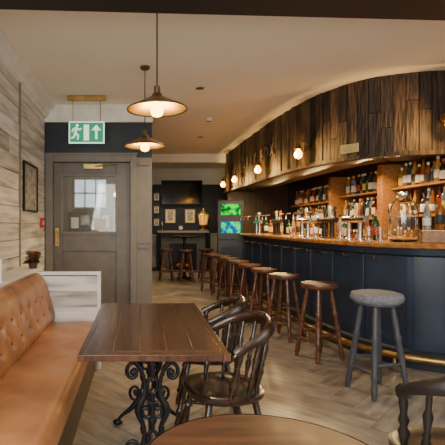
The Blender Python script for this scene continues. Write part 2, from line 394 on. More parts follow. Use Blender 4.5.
for q in BF[14::55]:
    a=q[0]+q[1]*.13; c=q[0]+q[1]*-.075
    MB().tube([(a.x,a.y,.13),(a.x,a.y,.01)],.014,8).tube([(a.x,a.y,.15),(c.x,c.y,.15)],.012,8).build('bracket','brass',rl)
# ------------------------------------------------------------------ bar stools
PR=[(0,.016),(.05,.021),(.12,.025),(.2,.018),(.24,.028),(.28,.019),(.45,.026),(.6,.019),(.64,.029),(.68,.019),(.8,.023),(1,.016)]
def make_stool(label,wm,cushion=False,loc=(0,0,0),rz=0,H=.735,R=.17):
    t=thing('bar_stool',label,'bar stool',loc,rz,'stools along the bar')
    if cushion:
        MB().lathe([(.001,H-.05),(R*.9,H-.05),(R*.95,H-.045),(R*.95,H-.03),(.001,H-.03)],seg=28).build('seat_board',wm,t)
        MB().lathe([(.001,H-.03),(R*1.0,H-.03),(R*1.10,H-.015),(R*1.13,H+.01),(R*1.08,H+.035),(R*.8,H+.048),(.001,H+.052)],seg=32).build('seat_cushion','greyf',t)
    else:
        MB().lathe([(.001,H-.05),(R*.93,H-.05),(R,H-.036),(R*1.02,H-.015),(R*.99,H),(R*.8,H-.003),(.001,H-.010)],seg=32).build('seat',wm,t)
    tops=[];bots=[]
    for a in(45,135,225,315):
        a=math.radians(a); c,s=math.cos(a),math.sin(a)
        p1=Vector((.105*c,.105*s,H-.045)); p0=Vector((.21*c,.21*s,0)); tops.append(p1); bots.append(p0)
        MB().turned(p0,p1,PR,12).build('leg',wm,t)
    for k in range(4):
        f=.27 if k%2 else .36
        a=bots[k].lerp(tops[k],f); b_=bots[(k+1)%4].lerp(tops[(k+1)%4],f)
        MB().turned(a,b_,[(0,.010),(.2,.012),(.5,.018),(.8,.012),(1,.010)],10).build('stretcher',wm,t)
    return t
gs=make_stool('grey painted stool with thick round grey cushion, nearest at the bar','stoolg',True,(1.84,3.42,0),math.radians(12),R=.168)
st=make_stool('red-brown wooden bar stool next to the grey cushioned stool','stool',False,(1.75,4.3,0),math.radians(20))
ordn=['first','second','third','fourth','fifth','sixth','seventh','eighth','ninth','tenth','eleventh','twelfth','thirteenth','fourteenth','fifteenth','sixteenth','seventeenth','eighteenth','nineteenth','twentieth']
for i,(x,y) in enumerate([(1.66,5.07),(1.62,5.72),(1.59,6.35),(1.57,6.98),(1.55,7.6),(1.53,8.15),(1.42,8.65)]):
    dup(st,(x,y,0),random.uniform(0,1.5),'red-brown wooden bar stool, %s one beyond the grey cushioned stool'%ordn[i+1])
# ------------------------------------------------------------------ Windsor chair
def make_chair(label,loc,rz,wm='chair',group='spindle-back armchairs'):
    t=thing('spindle_back_chair',label,'chair',loc,rz,group)
    m=MB(); n=36
    def rad(a):
        c,s=math.cos(a),math.sin(a); return .208/((abs(c)**2.6+abs(s)**2.6)**(1/2.6))
    rings=[(0.0,.436),(.4,.435),(.75,.440),(.93,.452),(1.0,.446),(1.0,.426),(.93,.410),(.0,.410)]
    vs=[]
    for f,z in rings:
        f=max(f,.01)
        for k in range(n):
            a=2*PI*k/n; r=rad(a)*f; vs.append((r*math.cos(a),r*math.sin(a)*.97,z))
    fs=[(i*n+k,i*n+(k+1)%n,(i+1)*n+(k+1)%n,(i+1)*n+k) for i in range(len(rings)-1) for k in range(n)]
    fs+=[tuple(range(n)),tuple((len(rings)-1)*n+k for k in range(n))]
    m.add(vs,fs); m.build('seat',wm,t,sharp=60)
    P0=[];P1=[]
    for sx,sy in((-1,-1),(1,-1),(1,1),(-1,1)):
        p1=Vector((sx*.13,sy*.12,.415)); p0=Vector((sx*.20,sy*.20,0)); P0.append(p0);P1.append(p1)
        MB().turned(p0,p1,[(0,.014),(.08,.019),(.2,.015),(.25,.026),(.30,.017),(.5,.026),(.68,.017),(.72,.027),(.77,.017),(1,.018)],12).build('leg',wm,t)
    for a,b_ in((0,3),(1,2)):
        MB().turned(P0[a].lerp(P1[a],.4),P0[b_].lerp(P1[b_],.4),[(0,.010),(.3,.013),(.5,.020),(.7,.013),(1,.010)],10).build('stretcher',wm,t)
    u=(P0[0].lerp(P1[0],.4)+P0[3].lerp(P1[3],.4))/2; v=(P0[1].lerp(P1[1],.4)+P0[2].lerp(P1[2],.4))/2
    MB().turned(u,v,[(0,.010),(.3,.013),(.5,.020),(.7,.013),(1,.010)],10).build('stretcher',wm,t)
    def bow(a):
        th=PI/2+a*math.radians(100); r=.205
        k=max(0,math.cos(a*PI/2))
        z=.665+.120*(k**.8); return Vector((r*math.cos(th)*1.04,r*math.sin(th)*.98+.02+(z-.665)*.25,z))
    pts=[bow(-1+2*i/40) for i in range(41)]
    rr=[.0150+.017*max(0,math.cos((i/40-.5)*PI))**2 for i in range(41)]; rr[0]=rr[-1]=.020; rr[1]=rr[-2]=.021
    MB().tube(pts,rr,10,flat=(1.4,.62)).build('back_rail',wm,t,sharp=60)
    for i,a in enumerate([-.64,-.43,-.22,.22,.43,.64]):
        top=bow(a); th=PI/2+a*math.radians(106); bot=Vector((.182*math.cos(th),.182*math.sin(th),.445))
        MB().turned(bot,top,[(0,.008),(.12,.010),(.25,.017),(.32,.010),(.36,.014),(.40,.009),(.62,.018),(.70,.010),(.85,.011),(1,.008)],9).build('spindle',wm,t)
    top=bow(0); bot=Vector((0,.182,.445)); m=MB(); prof=[(0,.020),(.15,.025),(.3,.038),(.45,.043),(.6,.025),(.72,.020),(.86,.034),(1,.040)]
    vs=[]
    for f,wd_ in prof:
        c=bot.lerp(top,f)
        for sx,dy in((-1,-.006),(1,-.006),(1,.006),(-1,.006)): vs.append((c.x+sx*wd_,c.y+dy,c.z))
    fs=[(i*4+k,i*4+(k+1)%4,(i+1)*4+(k+1)%4,(i+1)*4+k) for i in range(len(prof)-1) for k in range(4)]+[(0,1,2,3),tuple(4*len(prof)-4+k for k in range(4))]
    m.add(vs,fs); m.build('splat',wm,t)
    for a in(-.93,.93):
        top=bow(a); bot=Vector((.18*(1 if top.x>0 else -1),-.03,.445))
        MB().turned(bot,top,[(0,.010),(.15,.014),(.3,.022),(.4,.012),(.5,.020),(.62,.012),(.8,.017),(1,.011)],10).build('arm_support',wm,t)
    return t
chA=make_chair('dark wooden spindle-back armchair nearest on the right side of the rectangular table',(.44,2.35,0),-PI/2+.2)
dup(chA,(.45,2.98,0),-PI/2-.1,'dark wooden spindle-back armchair behind another, at the far right end of the table')
make_chair('black spindle-back armchair cut off by the bottom right corner',(1.19,1.66,0),PI+.05,'chairb')
# ------------------------------------------------------------------ rectangular table
tb=thing('pub_table','rectangular dark wood pub table with ornate black iron base','table',(.06,2.48,0))
m=MB(); x0,x1,y0,y1=-.325,.325,-.62,.62
for k in range(5): m.bb(x0+.03+k*.118,x0+.03+(k+1)*.118-.0008,y0+.06,y1-.06,.722,.75)
m.bb(x0,x0+.03,y0,y1,.722,.75).bb(x1-.03,x1,y0,y1,.722,.75)
m.bb(x0+.03,x1-.03,y0,y0+.059,.722,.75).bb(x0+.03,x1-.03,y1-.059,y1,.722,.75)
m.build('tabletop','tabletop',tb,bevel=.002)
MB().bb(-.24,.24,-.5,.5,.69,.722).build('apron','chairb',tb)
def spiral(cx,cz,r0,r1,a0,turn,n=18):
    return [(cx+(r0+(r1-r0)*i/n)*math.cos(a0+turn*i/n),0,cz+(r0+(r1-r0)*i/n)*math.sin(a0+turn*i/n)) for i in range(n+1)]
def iron_end(y,parent):
    m=MB()
    def T(pts,r=.011): m.tube([(p[0]*.82,y,p[2]) for p in pts],r,8)
    for s in(-1,1):
        c=catmull([(s*.20,.69),(s*.13,.66),(s*.06,.58),(s*.045,.48),(s*.085,.40),(s*.05,.31),(s*.06,.22),(s*.13,.12),(s*.22,.06),(s*.25,.02)],6)
        T([(p.x,0,p.y) for p in c],[.014+.004*math.sin(i*.35) for i in range(len(c))])
        T([(s*a,0,b) for a,_,b in spiral(.115,.585,.055,.012,PI*1.1,-PI*2.6)],.010)
        T([(s*a,0,b) for a,_,b in spiral(.11,.215,.06,.012,-PI*.9,PI*2.6)],.010)
        T([(s*a,0,b) for a,_,b in spiral(.035,.395,.045,.01,PI*.5,PI*2.4)],.009)
        m.sphere((s*.094,y,.585),.017,10); m.sphere((s*.09,y,.215),.017,10); m.sphere((s*.205,y,.02),.022,10,(1.5,1,.9))
        T([(s*.0,0,.12),(s*.06,0,.13),(s*.13,0,.12)],.010)
        m.sphere((s*.045,y,.48),.022,8,(.7,.5,1.4)); m.sphere((s*.045,y,.31),.022,8,(.7,.5,1.4))
    T([(.03*math.cos(a),0,.52+.04*math.sin(a)) for a in [2*PI*i/20 for i in range(21)]],.009)
    T([(.03*math.cos(a),0,.26+.04*math.sin(a)) for a in [2*PI*i/20 for i in range(21)]],.009)
    T([(0,0,.69),(0,0,.56)],.013); T([(0,0,.48),(0,0,.30)],.013); T([(0,0,.22),(0,0,.12)],.011)
    for z in(.62,.43,.35,.17): m.sphere((0,y,z),.022,10,(1,.6,1.2))
    m.box(0,y,.681,.38,.05,.018)
    return m.build('iron_leg','iron',parent,sharp=60)
iron_end(-.34,tb); iron_end(.38,tb)
MB().tube([(0,-.34,.12),(0,.38,.12)],.012,8).build('stretcher','iron',tb)
# ------------------------------------------------------------------ round table
rt=thing('round_table','small round brown wooden pub table at the bottom edge','table',(.298,.985,0))
MB().lathe([(.001,.72),(.29,.72),(.303,.727),(.305,.737),(.300,.747),(.29,.75),(.001,.75)],seg=64).build('tabletop','roundtop',rt)
MB().lathe([(.302,.726),(.309,.732),(.309,.742),(.302,.748)],seg=64,cap=False).build('rim','chairb',rt)
MB().lathe([(.05,.0),(.05,.03),(.035,.06),(.03,.2),(.045,.3),(.028,.4),(.028,.65),(.09,.70),(.09,.72)],seg=20).build('pedestal','iron',rt)
for k in range(3):
    a=PI/6+k*2*PI/3; MB().tube([(.03*math.cos(a),.03*math.sin(a),.14),(.13*math.cos(a),.13*math.sin(a),.12),(.22*math.cos(a),.22*math.sin(a),.03),(.25*math.cos(a),.25*math.sin(a),.015)],[.02,.02,.016,.015],8).build('foot','iron',rt)
# ------------------------------------------------------------------ bench
bn=thing('leather_bench','long tan buttoned leather bench along the left wall','bench',(0,0,0))
BY0,BY1=.4,3.94
MB().bb(-.80,-.40,BY0,BY1,.0,.34).build('base','backbar',bn)
def cushion(y0,y1):
    m=MB(); nx,ny=14,90; vs=[]
    X0,X1=-.82,-.36
    for j in range(ny+1):
        for i in range(nx+1):
            u=i/nx;v=j/ny
            ed=(1-(2*u-1)**8)*(1-(2*v-1)**40)
            z=.415+.042*ed**.5 if ed>0 else .415
            z+=.004*math.sin(v*23+u*2)+.003*math.sin(v*61+u*5)
            vs.append((X0+(X1-X0)*u,y0+.003+(y1-y0-.006)*v,z))
    top=len(vs)
    fs=[(j*(nx+1)+i,j*(nx+1)+i+1,(j+1)*(nx+1)+i+1,(j+1)*(nx+1)+i) for j in range(ny) for i in range(nx)]
    per=[i for i in range(nx+1)]+[ (j)*(nx+1)+nx for j in range(1,ny+1)]+[ny*(nx+1)+i for i in range(nx-1,-1,-1)]+[j*(nx+1) for j in range(ny-1,0,-1)]
    for p in per: vs.append((vs[p][0],vs[p][1],.34))
    k=len(per)
    fs+=[(per[i],per[(i+1)%k],top+(i+1)%k,top+i) for i in range(k)]+[tuple(top+i for i in range(k))]
    m.add(vs,fs); return m.build('seat_cushion','leather',bn,sharp=70)
cushion(BY0,BY1)
m=MB(); ny,nz=260,34; bz0,bz1=.44,.855; vs=[]
btn=[]
rows=[(.565,0),(.69,1)]
for z,o in rows:
    k=0
    while BY0+.12+o*.11+k*.22<BY1-.05: btn.append((BY0+.12+o*.11+k*.22,z)); k+=1
def backx(y,z):
    t=(z-bz0)/(bz1-bz0); base=-.77-.12*t
    bul=.030*(1-(2*t-1)**6)
    d=0
    for by,bz in btn:
        if abs(by-y)>.25: continue
        r2=((y-by)/.045)**2+((z-bz)/.045)**2
        if r2<9: d=max(d,math.exp(-r2)*.016)
        if (bz>.6 and z>bz) or (bz<.6 and z<bz):
            q=abs(y-by)/.024
            if q<3: d=max(d,.005*math.exp(-q*q))
        for s in(-1,1):
            ty,tz=by+s*.11,(.69 if bz<.6 else .565)
            L=math.hypot(ty-by,tz-bz); uy,uz=(ty-by)/L,(tz-bz)/L; pr=(y-by)*uy+(z-bz)*uz
            if 0<pr<L:
                q=abs((y-by)*uz-(z-bz)*uy)/.022
                if q<3: d=max(d,.005*math.exp(-q*q))
    return base+bul-d
for j in range(ny+1):
    for i in range(nz+1):
        y=BY0+(BY1-BY0)*j/ny; z=bz0+(bz1-bz0)*i/nz
        vs.append((backx(y,z),y,z))
fs=[(j*(nz+1)+i,j*(nz+1)+i+1,(j+1)*(nz+1)+i+1,(j+1)*(nz+1)+i) for j in range(ny) for i in range(nz)]
o=len(vs)
for j in range(ny+1):
    y=BY0+(BY1-BY0)*j/ny
    for dx_,dz_ in((-.02,.014),(-.06,.016),(-.08,0.0),(-.08,-.415)):
        q=vs[j*(nz+1)+nz]; vs.append((q[0]+dx_,y,q[2]+dz_))
for j in range(ny):
    fs.append((j*(nz+1)+nz,o+j*4,o+(j+1)*4,(j+1)*(nz+1)+nz))
    for k in range(3): fs.append((o+j*4+k,o+j*4+k+1,o+(j+1)*4+k+1,o+(j+1)*4+k))
m.add(vs,fs); bk=m.build('backrest','leather',bn,sharp=70,fix=True)
bb=MB().sphere((0,0,0),.010,8,(.6,1,1)); b0=None
for by,bz in btn:
    if by<1.6: continue
    x=backx(by,bz)
    if b0 is None: b0=bb.build('button','leatherd',bn); b0.location=(x+.004,by,bz)
    else:
        c=b0.copy(); COL.objects.link(c); c.location=(x+.004,by,bz)
struct(MB().bb(XL+.07,-.985,.4,4.42,0,.85).bb(XL+.07,-.98,.4,4.43,.85,.885).build('trim_8','cream'))
dv=thing('bench_end_panel','pale painted boarded end panel closing the leather bench','panel',(0,3.98,0))
m=MB()
z=0
while z<.83: m.bb(-.95,-.372,-.02,.02,z+.002,min(.85,z+.14)-.001); z+=.14
m.build('boards','planks',dv)
MB().bb(-.95,-.355,-.03,.03,.85,.878).bb(-.385,-.355,-.03,.03,0,.85).build('frame','cream',dv,bevel=.003)
# ------------------------------------------------------------------ picture, call point, plant, card on the left
def picture(name,label,loc,rz,w_,h_,fm_='black',am='art',mat_=True,cat='picture',group=None,mt='white'):
    t=thing(name,label,cat,loc,rz,group); b_=.022
    frame_mb(-w_/2,w_/2,0,h_,-.025,0,b_).build('frame',fm_,t)
    MB().bb(-w_/2+b_,w_/2-b_,-.010,-.002,b_,h_-b_).build('mount',mt,t)
    mg=.04 if w_>.24 else .02
    MB().bb(-w_/2+b_+mg,w_/2-b_-mg,-.012,-.0095,b_+mg,h_-b_-mg).build('print',am,t)
    return t
picture('picture_frame','black framed print on the whitewashed plank wall beside the door',(XL+.002,5.06,1.45),PI/2,.62,.55,mt='panelg')
cp_=thing('fire_call_point','small red fire alarm call point left of the door','fire alarm',(XL+.002,5.62,1.27),PI/2)
MB().bb(-.055,.055,-.035,0,0,.12).build('case','red',cp_,bevel=.005); MB().bb(-.03,.03,-.038,-.035,.03,.085).build('glass_pane','white',cp_)
pt=thing('potted_plant','small reddish leafy plant in a dark pot on the ledge behind the bench','plant',(-1.02,4.2,.885))
MB().lathe([(.001,0),(.035,0),(.045,.05),(.048,.055),(.042,.055),(.038,.045),(.001,.04)],seg=18).build('pot','pot',pt)
m=MB()
for k in range(40):
    a=random.uniform(0,2*PI); l=random.uniform(.07,.14); h=random.uniform(.0,.12); c,s=math.cos(a),math.sin(a); w_=.026
    p=[(0,0,.045),(c*l*.55-s*w_,s*l*.55+c*w_,.06+h*.9),(c*l,s*l,.045+h*.8),(c*l*.55+s*w_,s*l*.55-c*w_,.06+h*.9)]
    m.add(p,[(0,1,2,3)])
m.build('leaves','leaf',pt,fix=False)
mc=thing('menu_card','pale blue and white menu card standing on the ledge at far left','menu card',(-1.06,3.12,.886),.2)
MB().box(0,0,.085,.15,.004,.17).build('card','white',mc); MB().box(0,-.0035,.11,.13,.002,.09).build('printed_panel','paleblue',mc)
# ------------------------------------------------------------------ exit sign
ex=thing('exit_sign','green running man fire exit sign hanging above the grey door','exit sign',(-.66,5.45,0))
MB().bb(-.24,.24,-.03,.03,2.84,2.895).build('ceiling_bracket','brass',ex,bevel=.004)
for xx in(-.17,.17): MB().tube([(xx,0,2.84),(xx,0,2.575)],.005).build('hanging_rod','brass',ex)
MB().bb(-.22,.22,-.012,.012,2.31,2.58).build('sign_panel','signw',ex)
g=MB().bb(-.205,.205,-.0145,-.012,2.325,2.565).build('green_face','signg',ex)
m=MB(); yy=-.0165
def lim(a,b_,r=.009): m.tube([(a[0],yy,a[1]),(b_[0],yy,b_[1])],r,6,flat=(1,1))
m.sphere((-.115,yy,2.53),.018,10,(1,.3,1))
lim((-.12,2.505),(-.14,2.435),.014); lim((-.125,2.50),(-.085,2.475)); lim((-.085,2.475),(-.065,2.495)); lim((-.13,2.50),(-.165,2.485)); lim((-.165,2.485),(-.18,2.45))
lim((-.14,2.435),(-.10,2.405),.011); lim((-.10,2.405),(-.11,2.355),.010); lim((-.14,2.435),(-.155,2.385),.011); lim((-.155,2.385),(-.19,2.375),.010)
m.build('running_man','signw',ex)
MB().bb(-.035,.03,yy,yy+.002,2.345,2.54).build('doorway_symbol','signw',ex)
m=MB(); m.add([(.12,yy,2.54),(.06,yy,2.47),(.18,yy,2.47),(.135,yy,2.47),(.135,yy,2.36),(.105,yy,2.36),(.105,yy,2.47)],[(0,1,6,3,2),(6,5,4,3)]); m.build('arrow','signw',ex,fix=False)
# ------------------------------------------------------------------ pendants
def pendant(loc,label,D=.42,zs=2.105):
    t=thing('pendant_lamp',label,'pendant lamp',loc,0,'bronze dish pendant lamps'); r=D/2
    MB().lathe([(.001,CZ),(.05,CZ),(.05,CZ-.015),(.035,CZ-.03),(.008,CZ-.035),(.001,CZ-.035)],seg=20).build('ceiling_rose','bronze',t)
    MB().tube([(0,0,CZ-.03),(0,0,zs+.15)],.005,8).build('cord','black',t)
    MB().lathe([(.006,zs+.165),(.020,zs+.155),(.024,zs+.11),(.035,zs+.10),(.038,zs+.085)],seg=20).build('lamp_holder','bronze',t)
    MB().lathe([(.038,zs+.088),(.06,zs+.075),(r*.60,zs+.042),(r*.93,zs+.010),(r,zs),(r*1.0,zs-.008),(r*.97,zs-.004),(r*.9,zs+.006),(r*.58,zs+.036),(.05,zs+.066)],seg=40,cap=False).build('shade','bronze',t,sharp=50)
    MB().lathe([(r*.955,zs-.002),(r*.88,zs+.004),(r*.56,zs+.033),(.045,zs+.063),(.001,zs+.064)],seg=40,cap=False).build('shade_lining','lampin',t,sharp=50,fix=False)
    MB().lathe([(.014,zs+.065),(.018,zs+.04),(.038,zs+.01),(.047,zs-.018),(.035,zs-.047),(.002,zs-.058)],seg=16).build('bulb','bulb',t)
    for k in range(4):
        a=k*PI/2+PI/4
        area('bulb_glow',(loc[0]+.075*math.cos(a),loc[1]+.075*math.sin(a),zs-.012),(PI,0,0),.03,.03,1.5,(1,.58,.17))
    return t
p1=pendant((.118,3.05,0),'larger nearer bronze dish pendant lamp with glowing bulb')
pendant((.05,4.45,0),'smaller farther bronze dish pendant lamp near the exit sign',zs=2.10)
sd=thing('smoke_detector','small white smoke detector on the ceiling','smoke detector',(1.03,6.6,CZ-.045))
MB().lathe([(.001,.0),(.03,.0),(.045,.012),(.055,.03),(.055,.044),(.001,.044)],seg=20).build('body','white',sd)
MB().lathe([(.028,-.004),(.03,-.004),(.03,.002),(.028,.002)],seg=20).build('vent_ring','black',sd)
def downlight(loc,label,e=22):
    t=thing('downlight',label,'ceiling light',loc,0,'recessed ceiling downlights')
    MB().lathe([(.036,-.004),(.05,-.004),(.052,.0),(.036,.0)],seg=20).build('trim_ring','chrome',t)
    MB().lathe([(.001,-.002),(.036,-.002),(.036,-.001),(.001,-.001)],seg=20).build('lens','seal',t)
    l=bpy.data.lights.new('downlight_beam','SPOT'); l.energy=e; l.color=(1,.78,.48); l.spot_size=math.radians(130); l.spot_blend=.8; l.shadow_soft_size=.04
    o=bpy.data.objects.new('downlight_beam',l); COL.objects.link(o); o.location=(loc[0],loc[1],loc[2]-.03)
downlight((.70,5.14,CZ-.001),'small recessed ceiling downlight near the pendant lamps',140)
downlight((1.1,8.0,CZ-.001),'added fill downlight in the ceiling above the stools',115)  # fitting put in as extra warm fill for the middle of the room
downlight((.9,11.6,CZ-.001),'recessed ceiling downlight in the far room left side',80)
downlight((1.6,11.3,CZ-.001),'recessed ceiling downlight in the far room right side',80)
# ------------------------------------------------------------------ far room contents
tv=thing('television','large black flat television above the fireplace','television',(1.18,YB-.035,1.88))
MB().bb(-.58,.58,-.06,-.02,0,.68).build('case','black',tv,bevel=.006); MB().bb(-.56,.56,-.063,-.06,.02,.66).build('screen','screen',tv); MB().bb(-.1,.1,-.02,.033,.2,.45).build('wall_bracket','black',tv)
fp=thing('fireplace','grey fireplace surround with mantel shelf on the far wall','fireplace',(1.2,YB-.01,0))
MB().bb(-.62,-.38,-.2,0,0,1.08).bb(.38,.62,-.2,0,0,1.08).bb(-.38,.38,-.2,0,.78,1.08).build('surround','brick',fp,bevel=.006)
MB().bb(-.72,.72,-.28,0,1.08,1.14).build('mantel_shelf','panelg',fp,bevel=.006)
MB().bb(-.38,.38,-.05,-.03,.02,.78).build('firebox','black',fp)
m=MB(); m.bb(-.25,.25,-.17,-.08,.1,.13)
for k in range(9): m.tube([(-.24+k*.06,-.17,.1),(-.24+k*.06,-.17,.28)],.006,6)
m.build('grate','iron',fp); MB().sphere((0,-.12,.17),.12,10,(1.5,.4,.5)).build('embers','fire',fp)
MB().bb(-.62,.62,-.4,-.2,0,.04).build('hearth','brick',fp)
for i,(x,z,w_,h_,lab) in enumerate([(.47,1.98,.18,.24,'upper framed print on the far wall left of the television'),(.47,1.62,.18,.24,'middle framed print on the far wall left of the fireplace'),(.47,1.26,.18,.24,'lowest framed print on the far wall above the wainscot'),
        (.86,1.36,.28,.38,'white framed print under the television, left one'),(1.42,1.36,.28,.38,'white framed print under the television, right one')]):
    picture('picture_frame',lab,(x,YB-.002,z),0,w_,h_,'black' if i<3 else 'gold',mt='l_cream')
gm=thing('tall_lantern','tall amber glowing lantern standing on the right end of the mantel','lantern',(1.78,YB-.15,1.131))
MB().lathe([(.001,0),(.12,0),(.12,.04),(.05,.07),(.05,.13),(.11,.17),(.11,.18),(.001,.18)],seg=8).build('base','gold',gm)
MB().lathe([(.001,.18),(.10,.18),(.14,.46),(.001,.46)],seg=8).build('glass','amberg',gm,sharp=20)
m=MB()
for k in range(8):
    a=2*PI*k/8; m.tube([(.103*math.cos(a),.103*math.sin(a),.18),(.144*math.cos(a),.144*math.sin(a),.46)],.008,6)
m.build('cage','gold',gm); MB().lathe([(.16,.46),(.15,.48),(.06,.56),(.03,.60),(.02,.64),(.001,.65)],seg=8).build('lid','gold',gm)
vz=thing('mantel_clock','small dark clock standing in the middle of the mantel shelf','clock',(1.14,YB-.15,1.131))
MB().bb(-.08,.08,-.04,.04,0,.16).build('case','backbar',vz,bevel=.01); MB().lathe([(.001,-.002),(.055,-.002),(.055,.002),(.001,.002)],seg=20).build('dial','white',vz)
dl=vz.children[-1]; dl.rotation_euler=(PI/2,0,0); dl.location=(0,-.043,.09)
cs=thing('candlestick','small brass candlestick on the left end of the mantel shelf','candlestick',(.62,YB-.15,1.131)); MB().lathe([(.05,0),(.05,.01),(.012,.03),(.018,.07),(.01,.12),(.022,.16),(.001,.165)],seg=12).build('stick','brass',cs); MB().lathe([(.012,.165),(.012,.26),(.001,.262)],seg=10).build('candle','white',cs)
def wall_glow(x,z,label):
    t=thing('wall_lamp',label,'wall lamp',(x,YB-.002,z),0)
    MB().bb(-.03,.03,-.03,0,-.06,.06).build('back_plate','bronze',t); MB().lathe([(.03,0),(.05,.08),(.045,.08),(.025,.0)],(0,-.07,0),14,cap=False).build('lamp_shade','l_cream',t); MB().sphere((0,-.07,.04),.025,10).build('bulb','bulbs',t)
wall_glow(2.25,1.9,'small warm wall lamp right of the television')
ptb=thing('high_table','tall dark round table in front of the far fireplace','table',(1.08,10.7,0))
MB().lathe([(.001,1.0),(.32,1.0),(.33,1.015),(.32,1.03),(.001,1.03)],seg=32).build('tabletop','chair',ptb); MB().lathe([(.2,0),(.2,.02),(.05,.05),(.035,.1),(.035,.95),(.1,1.0)],seg=16).build('pedestal','iron',ptb)
for x,y,l in((.62,10.35,'dark stool on the left of the tall round table in the far room'),(1.05,10.05,'dark stool in front of the tall round table in the far room'),(1.56,10.4,'dark stool on the right of the tall round table in the far room')):
    q=dup(st,(x,y,0),random.random(),l); q['group']='stools in the far room'
am=thing('gaming_machine','tall black gaming machine with glowing green and cyan screens beside the bar end','gaming machine',(1.91,9.3,0),-.15)
MB().bb(-.27,.27,-.25,.25,0,1.0).bb(-.27,.27,-.1,.25,1.0,1.82).build('cabinet','black',am,bevel=.01)
MB().bb(-.20,.20,-.11,-.10,1.51,1.74).build('upper_screen','gscreen',am)
MB().bb(-.20,.20,-.11,-.10,1.13,1.37).build('lower_screen','bscreen',am)
MB().bb(-.25,.25,-.27,-.1,1.0,1.03).build('button_panel','black',am)
MB().bb(-.2,.2,-.26,-.25,.45,.85).build('belly_panel','navy',am)
# ------------------------------------------------------------------ back bar
bc=thing('back_counter','low dark back-bar counter along the wall behind the bar','counter',(0,0,0))
MB().bb(2.98,3.38,4.7,10.0,0,.9).build('cabinet','backbar',bc); MB().bb(2.94,3.39,4.7,10.0,.9,.94).build('worktop','shelf',bc)
po=MB().bb(3.06,3.39,5.56,5.68,.945,2.065).build('wooden_post','shelf',None,bevel=.004); tag(po,'upright orange-brown wooden post between the back-bar shelves','post')
po=MB().bb(3.06,3.39,7.05,7.15,.945,2.065).build('wooden_post','shelf',None,bevel=.004); tag(po,'upright wooden post farther along the back bar','post')
bottle_kinds={}
def mk_bottle(gl,lb,shape,loc,label,group):
    key=(gl,lb,shape)
    if key in bottle_kinds:
        r=dup(bottle_kinds[key],loc,random.uniform(-.6,.6),label); r['group']=group; return r
    t=thing('bottle',label,'bottle',loc,0,group)
    if shape==0: pr=[(.001,0),(.035,0),(.038,.006),(.038,.18),(.032,.205),(.015,.235),(.014,.285),(.001,.285)];H=.285;r=.0385;z0,z1=.05,.14
    elif shape==1: pr=[(.001,0),(.037,0),(.040,.006),(.040,.14),(.034,.17),(.016,.19),(.015,.24),(.001,.24)];H=.24;r=.0405;z0,z1=.03,.12
    else: pr=[(.001,0),(.032,0),(.034,.006),(.034,.13),(.026,.18),(.014,.23),(.013,.29),(.001,.29)];H=.29;r=.0345;z0,z1=.04,.11
    MB().lathe(pr,seg=14).build('glass_body','b_'+gl,t)
    MB().lathe([(r,z0),(r+.0008,z0+.002),(r+.0008,z1-.002),(r,z1)],seg=14,cap=False).build('paper_label','l_'+lb,t)
    MB().lathe([(.001,H-.025),(.016,H-.025),(.016,H+.006),(.001,H+.006)],seg=10).build('cap','l_'+random.choice(list(LC)),t)
    bottle_kinds[key]=t; return t
def shelf_row(shname,y0,y1,z,n,x=3.27,shelf=True):
    if shelf:
        s=MB().bb(3.17,3.39,y0-.03,y1+.03,z-.025,z-.001).build('bottle_shelf','shelf',None,bevel=.002)
        tag(s,'wooden '+shname+' with a row of bottles','shelf')
    for i in range(n):
        y=y0+(y1-y0)*(i+.5)/n
        gl=random.choice(['amber','golden','clear','dark green','dark brown','amber','golden','clear','clear','golden','amber','red','blue']); lb=random.choice(['cream','cream','white','black','yellow','red']); sh=random.choice([0,0,1,2])
        mk_bottle(gl,lb,sh,(x+random.uniform(-.012,.012),y,z),'%s bottle, %s label, %s from near end, %s'%(gl,lb,ordn[i],shname),'bottles on the '+shname)
shelf_row('high shelf left of post',5.74,7.0,1.755,15)
shelf_row('middle shelf left of post',5.74,7.0,1.40,15)
shelf_row('high shelf right of post',4.60,5.52,1.765,11)
shelf_row('middle shelf right of post',4.60,5.52,1.42,11)
shelf_row('high far back-bar shelf',7.22,9.2,1.70,20)
shelf_row('middle far back-bar shelf',7.22,9.2,1.36,20)
shelf_row('far back-bar worktop',7.22,8.9,.942,16,3.12,False)
shelf_row('middle back-bar worktop',5.75,7.0,.942,14,3.12,False)
shelf_row('near back-bar worktop',4.75,5.5,.942,8,3.12,False)
def bpos(y_or_ray,off):
    q=min(BF,key=lambda q:abs((q[0].x+q[1].x*off)/(q[0].y+q[1].y*off)-y_or_ray)); return q[0].x+q[1].x*off,q[0].y+q[1].y*off,math.atan2(q[1].y,q[1].x)+PI/2
def beer_font(ray,label,n=3,body='chrome',off=-.30):
    x,y,a=bpos(ray,off); t=thing('beer_tap',label,'beer tap',(x,y,1.1405),a,'beer taps on the bar counter')
    for sx in(-.1,.1): MB().lathe([(.05,0),(.05,.012),(.028,.02),(.028,.20),(.03,.21)],(sx,0,0),16).build('column',body,t)
    MB().tube([(-.2,0,.22),(.2,0,.22)],.035,14).build('crossbar',body,t)
    for k in range(n):
        xx=-.14+.28*k/max(1,n-1)
        MB().tube([(xx,.02,.22),(xx,.09,.22),(xx,.10,.16)],.010,8).build('spout','chrome',t)
        MB().lathe([(.001,0),(.008,0),(.012,.03),(.019,.09),(.019,.13),(.010,.145),(.001,.147)],(xx,.02,.25),10).build('handle',['black','l_cream','black','l_red'][k%4],t)
        MB().lathe([(.001,-.01),(.034,-.01),(.034,.0),(.001,.0)],seg=16).build('badge',['l_cream','l_red','l_yellow'][k%3],t)
        bd=t.children[-1]; bd.rotation_euler=(PI/2,0,0); bd.location=(xx,-.045,.225)
    return t
beer_font(.428,'black bar-top beer tap nearest the middle of the counter',3,'black')
beer_font(.488,'chrome bar-top beer tap in front of the back-bar shelves',3,'chrome')
